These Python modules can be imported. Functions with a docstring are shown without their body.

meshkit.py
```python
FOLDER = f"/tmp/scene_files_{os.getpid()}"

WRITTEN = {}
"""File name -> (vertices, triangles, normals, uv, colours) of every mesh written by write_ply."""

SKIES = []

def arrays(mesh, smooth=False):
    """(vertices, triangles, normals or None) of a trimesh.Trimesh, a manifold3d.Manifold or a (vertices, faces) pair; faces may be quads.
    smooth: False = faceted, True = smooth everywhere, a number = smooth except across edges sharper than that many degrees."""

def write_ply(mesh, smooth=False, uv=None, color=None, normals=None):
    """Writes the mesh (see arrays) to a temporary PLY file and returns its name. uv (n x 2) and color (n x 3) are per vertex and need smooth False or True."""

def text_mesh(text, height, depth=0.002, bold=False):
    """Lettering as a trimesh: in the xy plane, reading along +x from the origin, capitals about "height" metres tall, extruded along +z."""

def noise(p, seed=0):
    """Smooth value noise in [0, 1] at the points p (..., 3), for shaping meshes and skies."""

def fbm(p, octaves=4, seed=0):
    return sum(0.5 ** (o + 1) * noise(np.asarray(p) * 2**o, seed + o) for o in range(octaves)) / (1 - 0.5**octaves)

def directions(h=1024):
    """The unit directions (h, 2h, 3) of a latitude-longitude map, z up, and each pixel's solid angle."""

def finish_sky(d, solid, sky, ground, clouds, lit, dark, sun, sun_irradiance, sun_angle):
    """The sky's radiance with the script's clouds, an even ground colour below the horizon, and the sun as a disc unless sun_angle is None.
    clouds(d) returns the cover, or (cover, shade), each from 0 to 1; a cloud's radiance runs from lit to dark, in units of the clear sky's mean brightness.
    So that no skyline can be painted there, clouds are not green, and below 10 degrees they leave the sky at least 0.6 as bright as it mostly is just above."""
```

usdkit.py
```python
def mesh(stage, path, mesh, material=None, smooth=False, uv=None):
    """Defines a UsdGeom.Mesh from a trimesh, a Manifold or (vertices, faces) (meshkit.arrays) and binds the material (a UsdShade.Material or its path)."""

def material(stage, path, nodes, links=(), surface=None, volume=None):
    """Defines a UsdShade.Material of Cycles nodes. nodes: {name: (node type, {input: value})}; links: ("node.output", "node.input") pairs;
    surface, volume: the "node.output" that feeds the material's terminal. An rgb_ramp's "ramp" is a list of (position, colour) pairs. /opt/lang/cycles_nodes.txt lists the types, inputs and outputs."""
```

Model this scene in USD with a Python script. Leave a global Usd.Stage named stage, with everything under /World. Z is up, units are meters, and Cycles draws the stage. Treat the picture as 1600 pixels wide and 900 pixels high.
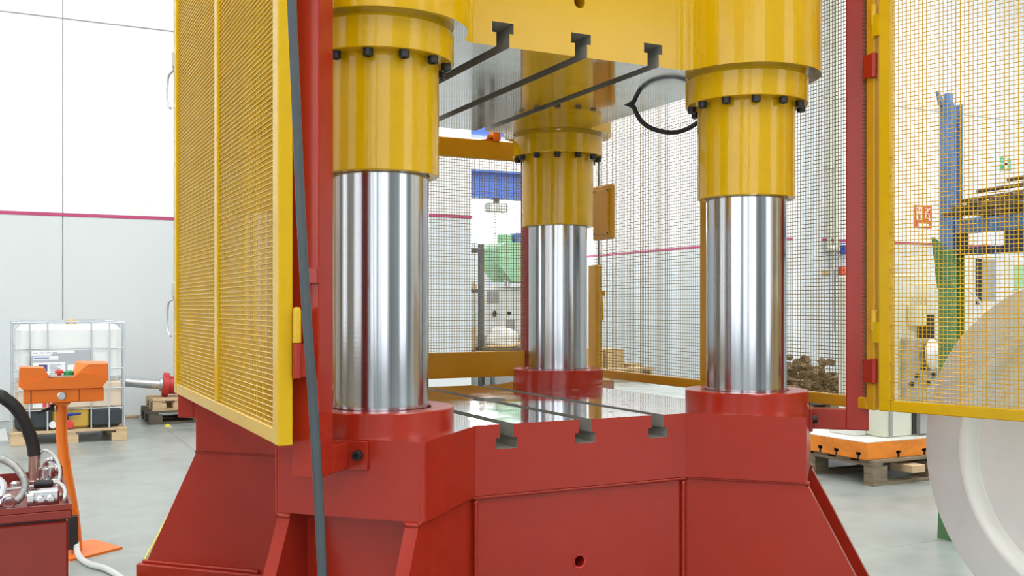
import math, random
import numpy as np, trimesh, usdkit, meshkit
from pxr import Usd, UsdGeom, UsdLux, UsdShade, Sdf, Gf
from shapely.geometry import Polygon, Point, box as sbox
from shapely.ops import unary_union
from shapely import affinity
import manifold3d as m3

random.seed(7); rng = np.random.default_rng(7)
stage = Usd.Stage.CreateInMemory()
UsdGeom.SetStageUpAxis(stage, UsdGeom.Tokens.z)
UsdGeom.SetStageMetersPerUnit(stage, 1.0)
UsdGeom.Xform.Define(stage, '/World'); UsdGeom.Scope.Define(stage, '/World/Looks')

# ------------------------------------------------------------------ camera, light levels
FPX, YAW, V0, EYE = 1560.0, 26.75, 479.4, 1.30
cam = UsdGeom.Camera.Define(stage, '/World/camera')
cam.CreateHorizontalApertureAttr(36.0); cam.CreateVerticalApertureAttr(36.0 * 9 / 16)
cam.CreateFocalLengthAttr(36.0 * FPX / 1600)
cam.CreateVerticalApertureOffsetAttr((V0 - 450.0) * 36.0 / 1600)
cam.CreateClippingRangeAttr(Gf.Vec2f(0.05, 200))
cam.AddTranslateOp().Set(Gf.Vec3d(0, 0, EYE)); cam.AddRotateXYZOp().Set(Gf.Vec3f(90, 0, -YAW))
cam.CreateExposureAttr(0.55)
dome = UsdLux.DomeLight.Define(stage, '/World/sky_light'); dome.CreateIntensityAttr(0.6); dome.CreateColorAttr(Gf.Vec3f(0.9, 0.95, 1.0))
LAMP, WINDOW, FARWIN = 12.5, 1.7, 8.0          # radiance of the ceiling lamps, the window bands, the window at the far end

# ------------------------------------------------------------------ scene helpers
LOC = {}
def fresh(parent, name):
    p, k = f'{parent}/{name}', 0
    while stage.GetPrimAtPath(p):
        k += 1; p = f'{parent}/{name}_{k:03d}'
    return p
def keys(prim, label=None, cat=None, group=None, kind=None):
    for k, v in (('label', label), ('category', cat), ('group', group), ('kind', kind)):
        if v: prim.SetCustomDataByKey(k, v)
def thing(name, label=None, cat=None, loc=(0, 0, 0), group=None, kind=None):
    p = fresh('/World', name); x = UsdGeom.Xform.Define(stage, p); x.AddTranslateOp().Set(Gf.Vec3d(*map(float, loc)))
    LOC[p] = np.array(loc, float); keys(x.GetPrim(), label, cat, group, kind)
    return p
def part(parent, name, mesh, mat, smooth=30, label=None, kind=None):
    """a mesh given in world coordinates, as a child of a thing or of a part"""
    root = '/'.join(parent.split('/')[:3]); p = fresh(parent, name)
    v, f, _ = meshkit.arrays(mesh)
    m = usdkit.mesh(stage, p, trimesh.Trimesh(v - LOC.get(root, np.zeros(3)), f, process=False), M[mat], smooth=smooth)
    keys(m.GetPrim(), label, kind=kind)
    return p
def solo(name, mesh, mat, label=None, cat=None, group=None, kind=None, smooth=30):
    p = fresh('/World', name); keys(usdkit.mesh(stage, p, mesh, M[mat], smooth=smooth).GetPrim(), label, cat, group, kind)
    return p

# ------------------------------------------------------------------ mesh helpers
def cat(ms): return trimesh.util.concatenate([m if isinstance(m, trimesh.Trimesh) else trimesh.Trimesh(*meshkit.arrays(m)[:2], process=False) for m in ms])
def box(x0, x1, y0, y1, z0, z1, c=0.0):
    a = np.array([[x, y, z] for x in (x0, x1) for y in (y0, y1) for z in (z0, z1)], float)
    if c <= 0: return trimesh.convex.convex_hull(a)
    ctr = a.mean(0); s = np.sign(a - ctr); pts = []
    for k in range(3):
        d = s * c; d[:, k] = 0; pts.append(a - d)
    return trimesh.convex.convex_hull(np.vstack(pts))
def hull(pts): return trimesh.convex.convex_hull(np.array(pts, float))
def frame(d):
    d = np.array(d, float) / np.linalg.norm(d); a = np.array([0, 0, 1.0]) if abs(d[2]) < .9 else np.array([1.0, 0, 0])
    x = np.cross(a, d); x /= np.linalg.norm(x); return np.stack([x, np.cross(d, x), d], 1)
def lathe(prof, n=48, origin=(0, 0, 0), axis=(0, 0, 1)):
    """revolves an (r, z) outline about the axis"""
    pr = np.array(prof, float); t = np.linspace(0, 2 * np.pi, n, endpoint=False); k = len(pr)
    v = np.stack([pr[None, :, 0] * np.cos(t)[:, None], pr[None, :, 0] * np.sin(t)[:, None], np.broadcast_to(pr[None, :, 1], (n, k))], -1).reshape(-1, 3)
    f = []
    for i in range(n):
        j = (i + 1) % n
        for a in range(k - 1):
            p, q, r, s = i * k + a, j * k + a, j * k + a + 1, i * k + a + 1
            if pr[a, 0] > 1e-9: f.append((p, q, r))
            if pr[a + 1, 0] > 1e-9: f.append((p, r, s))
    m = trimesh.Trimesh(v @ frame(axis).T + np.array(origin, float), f, process=False); m.merge_vertices(); 
    if m.volume < 0: m.invert()
    return m
def cyl(p0, p1, r, n=24, c=0.0):
    p0, p1 = np.array(p0, float), np.array(p1, float); h = np.linalg.norm(p1 - p0)
    pr = [(0, 0), (r - c, 0), (r, c), (r, h - c), (r - c, h), (0, h)] if c else [(0, 0), (r, 0), (r, h), (0, h)]
    return lathe(pr, n, p0, p1 - p0)
def spline(pts, step=8):
    P = np.array(pts, float); P = np.vstack([2 * P[0] - P[1], P, 2 * P[-1] - P[-2]]); out = []
    for i in range(1, len(P) - 2):
        for t in np.linspace(0, 1, step, endpoint=False):
            a, b, c, d = P[i - 1:i + 3]
            out.append(.5 * (2 * b + (c - a) * t + (2 * a - 5 * b + 4 * c - d) * t * t + (3 * b - a - 3 * c + d) * t ** 3))
    return np.array(out + [P[-2]])
def tube(pts, r, n=10, smooth=True, step=8, jitter=0.0):
    P = spline(pts, step) if smooth else np.array(pts, float); k = len(P)
    T = np.gradient(P, axis=0); T /= np.linalg.norm(T, axis=1)[:, None]; X = frame(T[0])[:, 0]; rings = []
    rr = np.broadcast_to(r, k) if np.ndim(r) == 0 or len(r) == k else np.interp(np.linspace(0, 1, k), np.linspace(0, 1, len(r)), r)
    for i in range(k):
        X = X - T[i] * (X @ T[i]); X /= np.linalg.norm(X); Y = np.cross(T[i], X)
        a = np.linspace(0, 2 * np.pi, n, endpoint=False); q = rr[i] * (1 + jitter * (rng.random() - .5))
        rings.append(P[i] + q * (np.cos(a)[:, None] * X + np.sin(a)[:, None] * Y))
    v = np.vstack(rings + [P[:1], P[-1:]]); f = []
    for i in range(k - 1):
        for a in range(n):
            b = (a + 1) % n; f += [(i * n + a, i * n + b, i * n + n + b), (i * n + a, i * n + n + b, i * n + n + a)]
    for a in range(n):
        b = (a + 1) % n; f += [(k * n, b, a), (k * n + 1, (k - 1) * n + a, (k - 1) * n + b)]
    return trimesh.Trimesh(v, f, process=False)
def prism(poly, z0, z1):
    ps = getattr(poly, 'geoms', [poly])
    m = cat([trimesh.creation.extrude_polygon(p, z1 - z0, engine='earcut') for p in ps]); m.apply_translation([0, 0, z0]); return m
def man(m):
    m = m.copy(); m.merge_vertices()
    if m.volume < 0: m.invert()
    return m3.Manifold(m3.Mesh(np.array(m.vertices, np.float32), np.array(m.faces, np.uint32)))
def tri(m): return trimesh.Trimesh(*meshkit.arrays(m)[:2], process=False)
def cut(m, *tools):
    r = man(m)
    for t in tools: r = r - man(t)
    return tri(r)
def split(m, mask):
    out = []
    for k in (mask, ~mask):
        s = m.submesh([np.nonzero(k)[0]], append=True, repair=False); out.append(s)
    return out
K = 0.885                                             # the press was laid out about the camera in its own units
def kk(m):
    m = tri(m) if not isinstance(m, trimesh.Trimesh) else m.copy(); m.apply_scale(K); m.apply_translation([0, 0, EYE]); return m
def kp(x, y, z): return np.array([x * K, y * K, z * K + EYE])
Q = math.sqrt(.5)
def wedge_axes(origin, d, s=(0, 0)):                  # box in a frame: d along, n across, z
    pass
def obox(o, a, b, s0, s1, t0, t1, z0, z1, c=0.0):
    """box with s along direction a and t along direction b (plan vectors) from o"""
    m = box(s0, s1, t0, t1, z0, z1, c); v = np.array(m.vertices)
    w = np.array(o, float)[None, :2] + v[:, :1] * np.array(a)[None] + v[:, 1:2] * np.array(b)[None]
    r = trimesh.Trimesh(np.c_[w, v[:, 2]], m.faces, process=False)
    if r.volume < 0: r.invert()
    return r

# ------------------------------------------------------------------ materials
M = {}
def mat(name, color, rough=.5, metal=0, coat=0, var=0.0, scale=(8, 8, 8), detail=4, dark=None, bump=0.0, bscale=60, rvar=0.0, spec=.5, emit=0, extra=None):
    n = {'p': ('principled_bsdf', {'base_color': color, 'roughness': rough, 'metallic': metal, 'coat_weight': coat, 'coat_roughness': .04, 'specular_ior_level': spec})}
    l = []
    if emit:
        n['p'][1].update({'emission_color': color, 'emission_strength': emit})
    if var or rvar or bump:
        n['g'] = ('texture_coordinate', {}); n['m'] = ('mapping', {'scale': scale}); l.append(('g.object', 'm.vector'))
    if var:
        lo = dark or tuple(c * (1 - var) for c in color); hi = tuple(min(1, c * (1 + var * .5)) for c in color)
        n['t'] = ('noise_texture', {'scale': 1.0, 'detail': detail, 'roughness': .6}); n['r'] = ('rgb_ramp', {'ramp': [(.3, lo), (.5, color), (.75, hi)]})
        l += [('m.vector', 't.vector'), ('t.fac', 'r.fac'), ('r.color', 'p.base_color')]
    if rvar:
        n['t2'] = ('noise_texture', {'scale': 1.7, 'detail': 3}); n['mr'] = ('map_range', {'from_min': .3, 'from_max': .7, 'to_min': max(0, rough - rvar), 'to_max': rough + rvar, 'clamp': True})
        l += [('m.vector', 't2.vector'), ('t2.fac', 'mr.value'), ('mr.result', 'p.roughness')]
    if bump:
        n['t3'] = ('noise_texture', {'scale': bscale, 'detail': 3}); n['b'] = ('bump', {'strength': bump, 'distance': .01})
        l += [('g.object', 't3.vector'), ('t3.fac', 'b.height'), ('b.normal', 'p.normal')]
    M[name] = usdkit.material(stage, f'/World/Looks/{name}', n, l, surface='p.BSDF')
def glow(name, color, strength):
    M[name] = usdkit.material(stage, f'/World/Looks/{name}', {'e': ('emission', {'color': color, 'strength': strength})}, [], surface='e.emission')
mat('yellow_paint', (.61, .352, .001), .14, var=.03, scale=(3, 3, .6))
mat('yellow_guard', (.64, .385, .003), .20, var=.05, scale=(4, 4, 4))
mat('ochre_guard', (.58, .30, .006), .35, var=.06, scale=(4, 4, 4))
mat('red_paint', (.34, .021, .008), .22, var=.05, scale=(2, 2, 2), bump=.012, bscale=70, rvar=.04, spec=.42)
mat('red_tank', (.22, .020, .012), .35, var=.08, scale=(3, 3, 3))
mat('red_bright', (.52, .03, .03), .35)
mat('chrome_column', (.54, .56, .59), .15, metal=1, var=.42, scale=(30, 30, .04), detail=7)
mat('machined_steel', (.84, .84, .85), .09, metal=1, var=.14, scale=(5, 5, 5), rvar=.04)
mat('platen_steel', (.80, .81, .82), .08, metal=1, var=.16, scale=(3.5, 6, 3.5), rvar=.03)
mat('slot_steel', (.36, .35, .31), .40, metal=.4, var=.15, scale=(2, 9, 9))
mat('black_bolt', (.022, .022, .024), .38, metal=.3)
mat('black_rubber', (.018, .018, .02), .5)
mat('grey_hose', (.055, .07, .078), .42, var=.2, scale=(5, 5, 2))
mat('orange_paint', (.82, .19, .012), .38)
mat('orange_worn', (.80, .24, .012), .5, var=.28, scale=(5, 5, 9), detail=8)
mat('zinc', (.62, .66, .70), .35, metal=.85, var=.1, scale=(20, 20, 20))
mat('bright_fitting', (.75, .75, .77), .18, metal=1)
mat('copper_tube', (.55, .36, .30), .25, metal=.9)
mat('white_plastic', (.80, .83, .83), .35, var=.03, scale=(2, 2, 2))
mat('beige_fluid', (.72, .60, .47), .4, var=.06, scale=(1, 1, 4))
mat('dark_pan', (.035, .045, .055), .5)
mat('amber_plastic', (.66, .44, .08), .4, var=.2, scale=(4, 4, 4))
mat('pallet_wood', (.60, .44, .26), .8, var=.25, scale=(3, 3, 30), detail=6)
mat('old_wood', (.24, .19, .125), .85, var=.4, scale=(4, 4, 30), detail=6)
mat('dark_wood', (.12, .10, .075), .9, var=.4, scale=(4, 4, 20), detail=6)
mat('label_white', (.82, .84, .86), .4); mat('label_grey', (.42, .45, .49), .4); mat('label_purple', (.10, .07, .22), .4); mat('label_blue', (.20, .26, .55), .4)
mat('text_grey', (.25, .27, .32), .5); mat('label_red', (.72, .06, .05), .4)
mat('blue_plastic', (.03, .07, .42), .35); mat('green_plastic', (.02, .30, .10), .3); mat('sign_green', (.05, .50, .22), .5)
mat('sign_red', (.72, .10, .05), .5)
mat('concrete', (.335, .365, .35), .30, var=.16, scale=(.9, .9, .9), detail=8, bump=.02, bscale=20, rvar=.1)
mat('wall_white', (.86, .87, .87), .6, var=.015, scale=(.5, .5, .5)); mat('wall_grey', (.68, .72, .73), .55, var=.03, scale=(.6, .6, .3))
mat('wall_joint', (.68, .70, .71), .8); mat('magenta_trim', (.50, .06, .17), .5)
mat('ceiling_white', (.72, .73, .74), .7); mat('hall_grey', (.27, .285, .29), .6, var=.1, scale=(.5, .5, .2)); mat('backlit_shade_wire', (.20, .13, .02), .4); mat('dark_steelwork', (.10, .11, .12), .5)  # guard wire tone is yellow mesh darkened as if backlit
mat('cream_paint', (.68, .69, .58), .42, var=.08, scale=(2, 2, 2)); mat('cream_white', (.74, .75, .71), .45, var=.06, scale=(1.5, 1.5, 1.5), detail=7)
mat('cast_white', (.66, .69, .67), .42, var=.06, scale=(2, 5, 5), detail=8); mat('cast_inner', (.69, .69, .66), .5, var=.06, scale=(3, 3, 3))
mat('green_paint', (.13, .32, .13), .5, var=.2, scale=(4, 4, 4)); mat('pale_green', (.34, .62, .38), .5)
mat('blue_paint', (.13, .28, .56), .5, var=.25, scale=(5, 5, 5)); mat('steel_blue_dark', (.03, .05, .10), .6)
mat('crane_blue', (.10, .20, .55), .5); mat('machine_grey', (.36, .36, .35), .5, var=.2, scale=(6, 6, 6)); mat('black_and_shade', (.02, .02, .018), .7)  # last one: plain black parts, also shade filled into notches and gaps
mat('rust_brown', (.16, .11, .06), .8, var=.5, scale=(9, 9, 9)); mat('bright_yellow', (.85, .72, .05), .5); mat('cardboard', (.62, .44, .22), .85, var=.12, scale=(5, 5, 5))
mat('cable_yellow', (.70, .60, .08), .5); mat('white_sheath', (.62, .63, .62), .4); mat('braid', (.34, .34, .33), .4, metal=.5, var=.3, scale=(60, 60, 60)); mat('rod_steel', (.62, .64, .65), .28, metal=1); mat('cloth_white', (.82, .80, .74), .9, var=.1, scale=(5, 5, 5))
mat('clear_tank', (.72, .75, .78), .2)
glow('lamp_glow', (1.0, .99, .96), LAMP); glow('daylight_glow', (.93, .97, 1.0), WINDOW); glow('far_glow', (.95, .98, 1.0), FARWIN)

# ================================================================== SETTING
X0, X1, Y0, Y1, ZC = -9.0, 17.0, -7.0, 12.7, 8.0
fl = thing('floor', kind='structure')
part(fl, 'screed', box(X0 - .3, X1 + .3, Y0 - .3, 20.4, -.30, -.012), 'hall_grey', smooth=False)
for i in range(5):
    for j in range(5):
        ax, ay = X0 + i * 5.25, Y0 + j * 5.45
        part(fl, 'slab', box(ax + .0015, ax + 5.2485, ay + .0015, ay + 5.4485, -.03, 0, .003), 'concrete', smooth=False)
def wall(name, o, a, n, length, zt=ZC, bands=True, joints=(), cuts=(), th=.24):
    """panel wall: o start corner, a along, n into the room; a grey dado, white panels above, a magenta strip between"""
    w = thing(name, kind='structure'); o, a, n = map(np.array, (o, a, n))
    xs = [0.0] + list(joints) + [length]
    part(w, 'backing', obox(o, a, n, .06, length - .06, -th, -.03, 0, zt), 'wall_joint', smooth=False)
    rows = [(0.0, 2.352, 'wall_grey', 'lower_panel'), (2.388, 4.64, 'wall_white', 'upper_panel'), (4.655, zt, 'wall_white', 'upper_panel')]
    for s0, s1 in zip(xs[:-1], xs[1:]):
        for z0, z1, m, nm in rows:
            part(w, nm, obox(o, a, n, s0 + .005, s1 - .005, -.04, 0, z0, z1, .004), m, smooth=False)
    part(w, 'colour_strip', obox(o, a, n, 0, length, -.035, .006, 2.352, 2.388), 'magenta_trim', smooth=False)
    return w
wall('wall_back', (X0, 12.7), (1, 0), (0, -1), 3.2 - X0, joints=[2.16, 4.56, 6.96, 9.56, 11.0 - .2])
wall('wall_return', (3.2, 10.85), (0, 1), (-1, 0), 1.85)
wall('wall_stub', (3.2, 10.85), (1, 0), (0, -1), 1.73, joints=[])
wall('wall_passage', (4.93, 10.885), (0, 1), (1, 0), 9.11, joints=[3, 6])
wall('wall_right', (11.0, 12.0), (0, 1), (-1, 0), 8.0, joints=[2.0, 4.0, 6.0])
wall('wall_right_face', (11.0, 12.0), (1, 0), (0, -1), X1 - 11.0, joints=[2.45, 4.9])
wall('wall_side', (X1, Y0), (0, 1), (-1, 0), 19.0, joints=[4, 8, 12, 16])
# far wall of the passage with its bright window
fw = thing('wall_far', kind='structure')
for s0, s1, z0, z1 in ((4.93, 11, 0, 2.70), (4.93, 11, 3.72, ZC), (4.93, 8.7, 2.70, 3.72), (10.7, 11, 2.70, 3.72)):
    part(fw, 'wall_panel', box(s0, s1, 20.0, 20.24, z0, z1), 'wall_grey' if z1 < 3 else 'wall_white', smooth=False)
wn = thing('window_1', kind='structure', loc=(9.7, 20, 2.7))
part(wn, 'pane', box(8.7, 10.7, 20.10, 20.12, 2.70, 3.72), 'far_glow', smooth=False)
for x in (8.7, 9.68, 10.66): part(wn, 'frame', box(x, x + .04, 20.06, 20.14, 2.70, 3.72), 'cream_white', smooth=False)
# left wall and front wall (behind the camera) with their tall translucent window bands
def window_wall(name, o, a, n, length, wins, sill, head):
    w = thing(name, kind='structure'); edges = [0.0]
    for s0, s1 in wins: edges += [s0, s1]
    edges.append(length)
    for k in range(0, len(edges), 2):
        part(w, 'wall_panel', obox(o, a, n, edges[k], edges[k + 1], -.24, 0, 0, ZC), 'hall_grey', smooth=False)
    for s0, s1 in wins:
        part(w, 'wall_panel', obox(o, a, n, s0, s1, -.24, 0, 0, sill), 'hall_grey', smooth=False)
        part(w, 'wall_panel', obox(o, a, n, s0, s1, -.24, 0, head, ZC), 'hall_grey', smooth=False)
        global WN; WN += 1
        g = thing(f'window_{WN}', kind='structure', loc=(0, 0, 0))
        part(g, 'pane', obox(o, a, n, s0, s1, -.14, -.12, sill, head), 'daylight_glow', smooth=False)
        for k in (0, 2):
            s = s0 + (s1 - s0) * k / 2; part(g, 'frame', obox(o, a, n, s - .03, s + .03, -.17, -.06, sill, head), 'dark_steelwork', smooth=False)
WN = 1
window_wall('wall_left', (X0, Y0), (0, 1), (1, 0), 19.7, [(2.0, 9.3), (13.0, 16.5)], .8, 6.0)
window_wall('wall_front', (X0, Y0), (1, 0), (0, 1), 26.0, [(.6, 4.4), (5.2, 9.6), (15.2, 20.0)], .6, 6.0)
solo('ceiling', box(X0 - .2, X1 + .2, Y0 - .2, 20.3, ZC, ZC + .2), 'ceiling_white', kind='structure', smooth=False)
for i, y in enumerate((-5.0, -1.5, 2.0, 5.5, 9.0, 12.6, 15.5, 18.2)):  # all out of view; passage rows added to brighten the right wall
    for j, x in enumerate((-6.0, -1.0, 4.0, 9.0, 14.0) if y < 12 else (6.6, 9.4)):
        t = thing('unseen_ceiling_light', 'long white strip lamp hung unseen under the hall ceiling', 'lamp', (x, y, 7.6), group='strip lamps under the hall ceiling')
        part(t, 'housing', box(x - 1.5, x + 1.5, y - .32, y + .32, 7.60, 7.70), 'ceiling_white', smooth=False)
        part(t, 'diffuser', box(x - 1.48, x + 1.48, y - .30, y + .30, 7.58, 7.599), 'lamp_glow', smooth=False)
        for s in (-1.2, 1.2): part(t, 'hanger', box(x + s - .01, x + s + .01, y - .01, y + .01, 7.70, ZC), 'zinc', smooth=False)

# ================================================================== THE PRESS  (k units: eye at z = 0)
CX, CY, HS = 2.2025, 4.615, .905
COLS = {'FL': (-1, -1), 'FR': (1, -1), 'BR': (1, 1), 'BL': (-1, 1)}
pos = {k: np.array([CX + HS * a, CY + HS * b]) for k, (a, b) in COLS.items()}
ZBED, ZSLAB, ZFLOOR, ZPL = -.48, -.765, -1.469, 1.074
press = thing('hydraulic_press', 'huge four-column hydraulic press with red bed, chromed columns and yellow platen', 'press', kp(CX, CY, ZFLOOR))
def lobed(half, hw, reach):
    sq = sbox(-half, -half, half, half); bar = sbox(-reach, -hw, reach, hw)
    return affinity.translate(unary_union([sq, affinity.rotate(bar, 45), affinity.rotate(bar, 135)]), CX, CY)
reach = HS / Q + .2835
bedpoly = lobed(.95, .304, reach).buffer(-.018, join_style=2).buffer(.018, quad_segs=3)
SLX = (1.823, 2.1973, 2.5717)
def tslots(y0, y1, z, sgn):
    out = []
    for x in SLX:
        out += [box(x - .0305, x + .0305, y0, y1, *sorted((z - sgn * .1, z + sgn * .08))), box(x - .0494, x + .0494, y0, y1, *sorted((z + sgn * .0567, z + sgn * .1008)))]
    return out
HOLES = ((2.215, 4.66, .09), (2.709, 4.13, .018), (2.451, 3.86, .016), (2.93, 5.0, .02), (1.62, 4.55, .02), (2.0, 5.25, .014))
bed = cut(prism(bedpoly, ZSLAB, ZBED), *tslots(CY - 1.2, CY + 1.2, ZBED, -1), *[cyl((hx, hy, ZBED - .06), (hx, hy, ZBED + .05), hr, 24) for hx, hy, hr in HOLES])
fn, fc = bed.face_normals, bed.triangles_center
top = (fn[:, 2] > .9) & (fc[:, 2] > ZBED - .001)
inslot = np.zeros(len(fc), bool)
for x in SLX: inslot |= (np.abs(fc[:, 0] - x) < .052) & (fc[:, 2] > ZBED - .103) & (np.abs(fc[:, 1] - CY) < .949) & ~top
for hx, hy, hr in HOLES: inslot |= (np.hypot(fc[:, 0] - hx, fc[:, 1] - hy) < hr + .002) & ~top & (fc[:, 2] > ZBED - .07)
steel, rest = split(bed, top | inslot); slot, topm = split(steel, inslot[top | inslot])
bp = part(press, 'bed', kk(rest), 'red_paint')
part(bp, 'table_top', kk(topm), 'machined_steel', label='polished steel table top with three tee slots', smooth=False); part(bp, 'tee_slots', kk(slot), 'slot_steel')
def bar_beads(pts, r=.012, n=8):
    L = np.linalg.norm(np.array(pts[1]) - np.array(pts[0])); k = max(6, int(L / .009))
    return tube(np.linspace(pts[0], pts[1], k), r * .8, n, smooth=False, jitter=.28)
body = cut(prism(lobed(.93, .275, reach - .12), ZFLOOR + .02, ZSLAB), cyl((2.18, CY - 1.0, -1.0887), (2.18, CY - .80, -1.0887), .024, 20))
base = part(press, 'base_body', kk(body), 'red_paint')
part(base, 'hole_rim', kk(lathe([(.024, 0), (.030, .002), (.030, -.01)], 24, (2.18, CY - .931, -1.0887), (0, -1, 0))), 'red_bright', label='bare edge of the round hole in the base')
for k, (a, b) in COLS.items():
    d = np.array([a * Q, b * Q]); n = np.array([-d[1], d[0]]); o = pos[k]
    for s in (-1, 1):
        t0, t1 = sorted((s * .232, s * .284))
        pr = [(-.265, ZSLAB), (.28, ZSLAB), (.605, -1.39), (-.265, -1.39)]
        pts = [(*(o + d * u + n * t), z) for u, z in pr for t in (t0, t1)]
        part(press, 'rib', kk(hull(pts)), 'red_paint', smooth=False)
        w = .012
        e = lambda u, z, t: (*(o + d * u + n * t), z)
        part(base, 'weld_bead', kk(bar_beads([e(-.1, -1.384, s * .288), e(.62, -1.384, s * .288)], .013)), 'red_paint', smooth=True)
        part(base, 'weld_bead', kk(bar_beads([e(-.30, ZSLAB - .006, s * .286), e(.285, ZSLAB - .006, s * .286)], .009)), 'red_paint', smooth=True)
        part(base, 'weld_bead', kk(bar_beads([e(.285, ZSLAB - .01, s * .258 - .026), e(.285, ZSLAB - .01, s * .258 + .026)], .012)), 'red_paint', smooth=True)
    part(base, 'foot_plate', kk(obox(o, d, n, -.30, .64, -.325, .325, ZFLOOR, -1.39, .006)), 'red_paint', smooth=False)
for (x0, y0, x1, y1) in ((CX - .53, CY - .94, CX + .53, CY - .94), (CX - .94, CY - .53, CX - .94, CY + .53)):
    part(base, 'weld_bead', kk(bar_beads([(x0, y0, ZSLAB - .008), (x1, y1, ZSLAB - .008)], .011)), 'red_paint', smooth=True)
for x in (-.515, .515):
    part(base, 'weld_bead', kk(bar_beads([(CX + x, CY - .94, ZSLAB - .02), (CX + x, CY - .94, -1.45)], .012)), 'red_paint', smooth=True)
# platen
pl = sbox(CX - .915, CY - .915, CX + .915, CY + .915)
plpoly = unary_union([pl] + [Point(*p).buffer(.34, quad_segs=24) for p in pos.values()])
plpoly = plpoly.buffer(.07, quad_segs=12).buffer(-.07, quad_segs=12)
ZPT = 2.05
platen = cut(prism(plpoly, ZPL, ZPT), *tslots(CY - 1.2, CY + 1.2, ZPL, 1), cyl((2.19, CY - 1.0, 1.31), (2.19, CY - .80, 1.31), .027, 24))
fn, fc = platen.face_normals, platen.triangles_center
low = (fn[:, 2] < -.9) & (fc[:, 2] < ZPL + .001); ins = np.zeros(len(fc), bool)
for x in SLX: ins |= (np.abs(fc[:, 0] - x) < .052) & (fc[:, 2] < ZPL + .103) & (np.abs(fc[:, 1] - CY) < .914) & ~low
st, rest = split(platen, low | ins); slot, lowm = split(st, ins[low | ins])
pp = part(press, 'platen', kk(rest), 'yellow_paint')
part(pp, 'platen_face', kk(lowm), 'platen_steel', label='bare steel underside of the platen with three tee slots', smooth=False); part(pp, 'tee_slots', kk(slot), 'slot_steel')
# columns, collars, sleeves, bolts
for k in COLS:
    x, y = pos[k]
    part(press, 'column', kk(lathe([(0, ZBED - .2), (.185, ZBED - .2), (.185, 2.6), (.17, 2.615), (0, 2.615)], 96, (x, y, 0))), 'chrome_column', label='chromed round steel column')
    part(press, 'collar', kk(lathe([(.197, ZBED), (.2835, ZBED), (.2835, ZBED + .088), (.2795, ZBED + .092), (.201, ZBED + .092), (.197, ZBED + .088), (.197, ZBED)], 80, (x, y, 0))), 'red_paint')
    sl = part(press, 'guide_sleeve', kk(lathe([(.19, .512), (.205, .505), (.221, .505), (.2251, .509), (.2251, .943), (.2805, .943), (.2835, .946), (.2835, 1.058), (.279, 1.062), (.272, 1.075), (.19, 1.075), (.19, .512)], 96, (x, y, 0))), 'yellow_paint')
    for i in range(12):
        a = math.radians(-90 + 30 * i); bx, by = x + .2545 * math.cos(a), y + .2545 * math.sin(a)
        part(sl, 'bolt', kk(lathe([(0, .932), (.009, .932), (.009, .915), (.017, .915), (.0195, .918), (.0195, .944), (0, .944)], 18, (bx, by, 0))), 'black_bolt', label='black socket head bolt')

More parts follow.
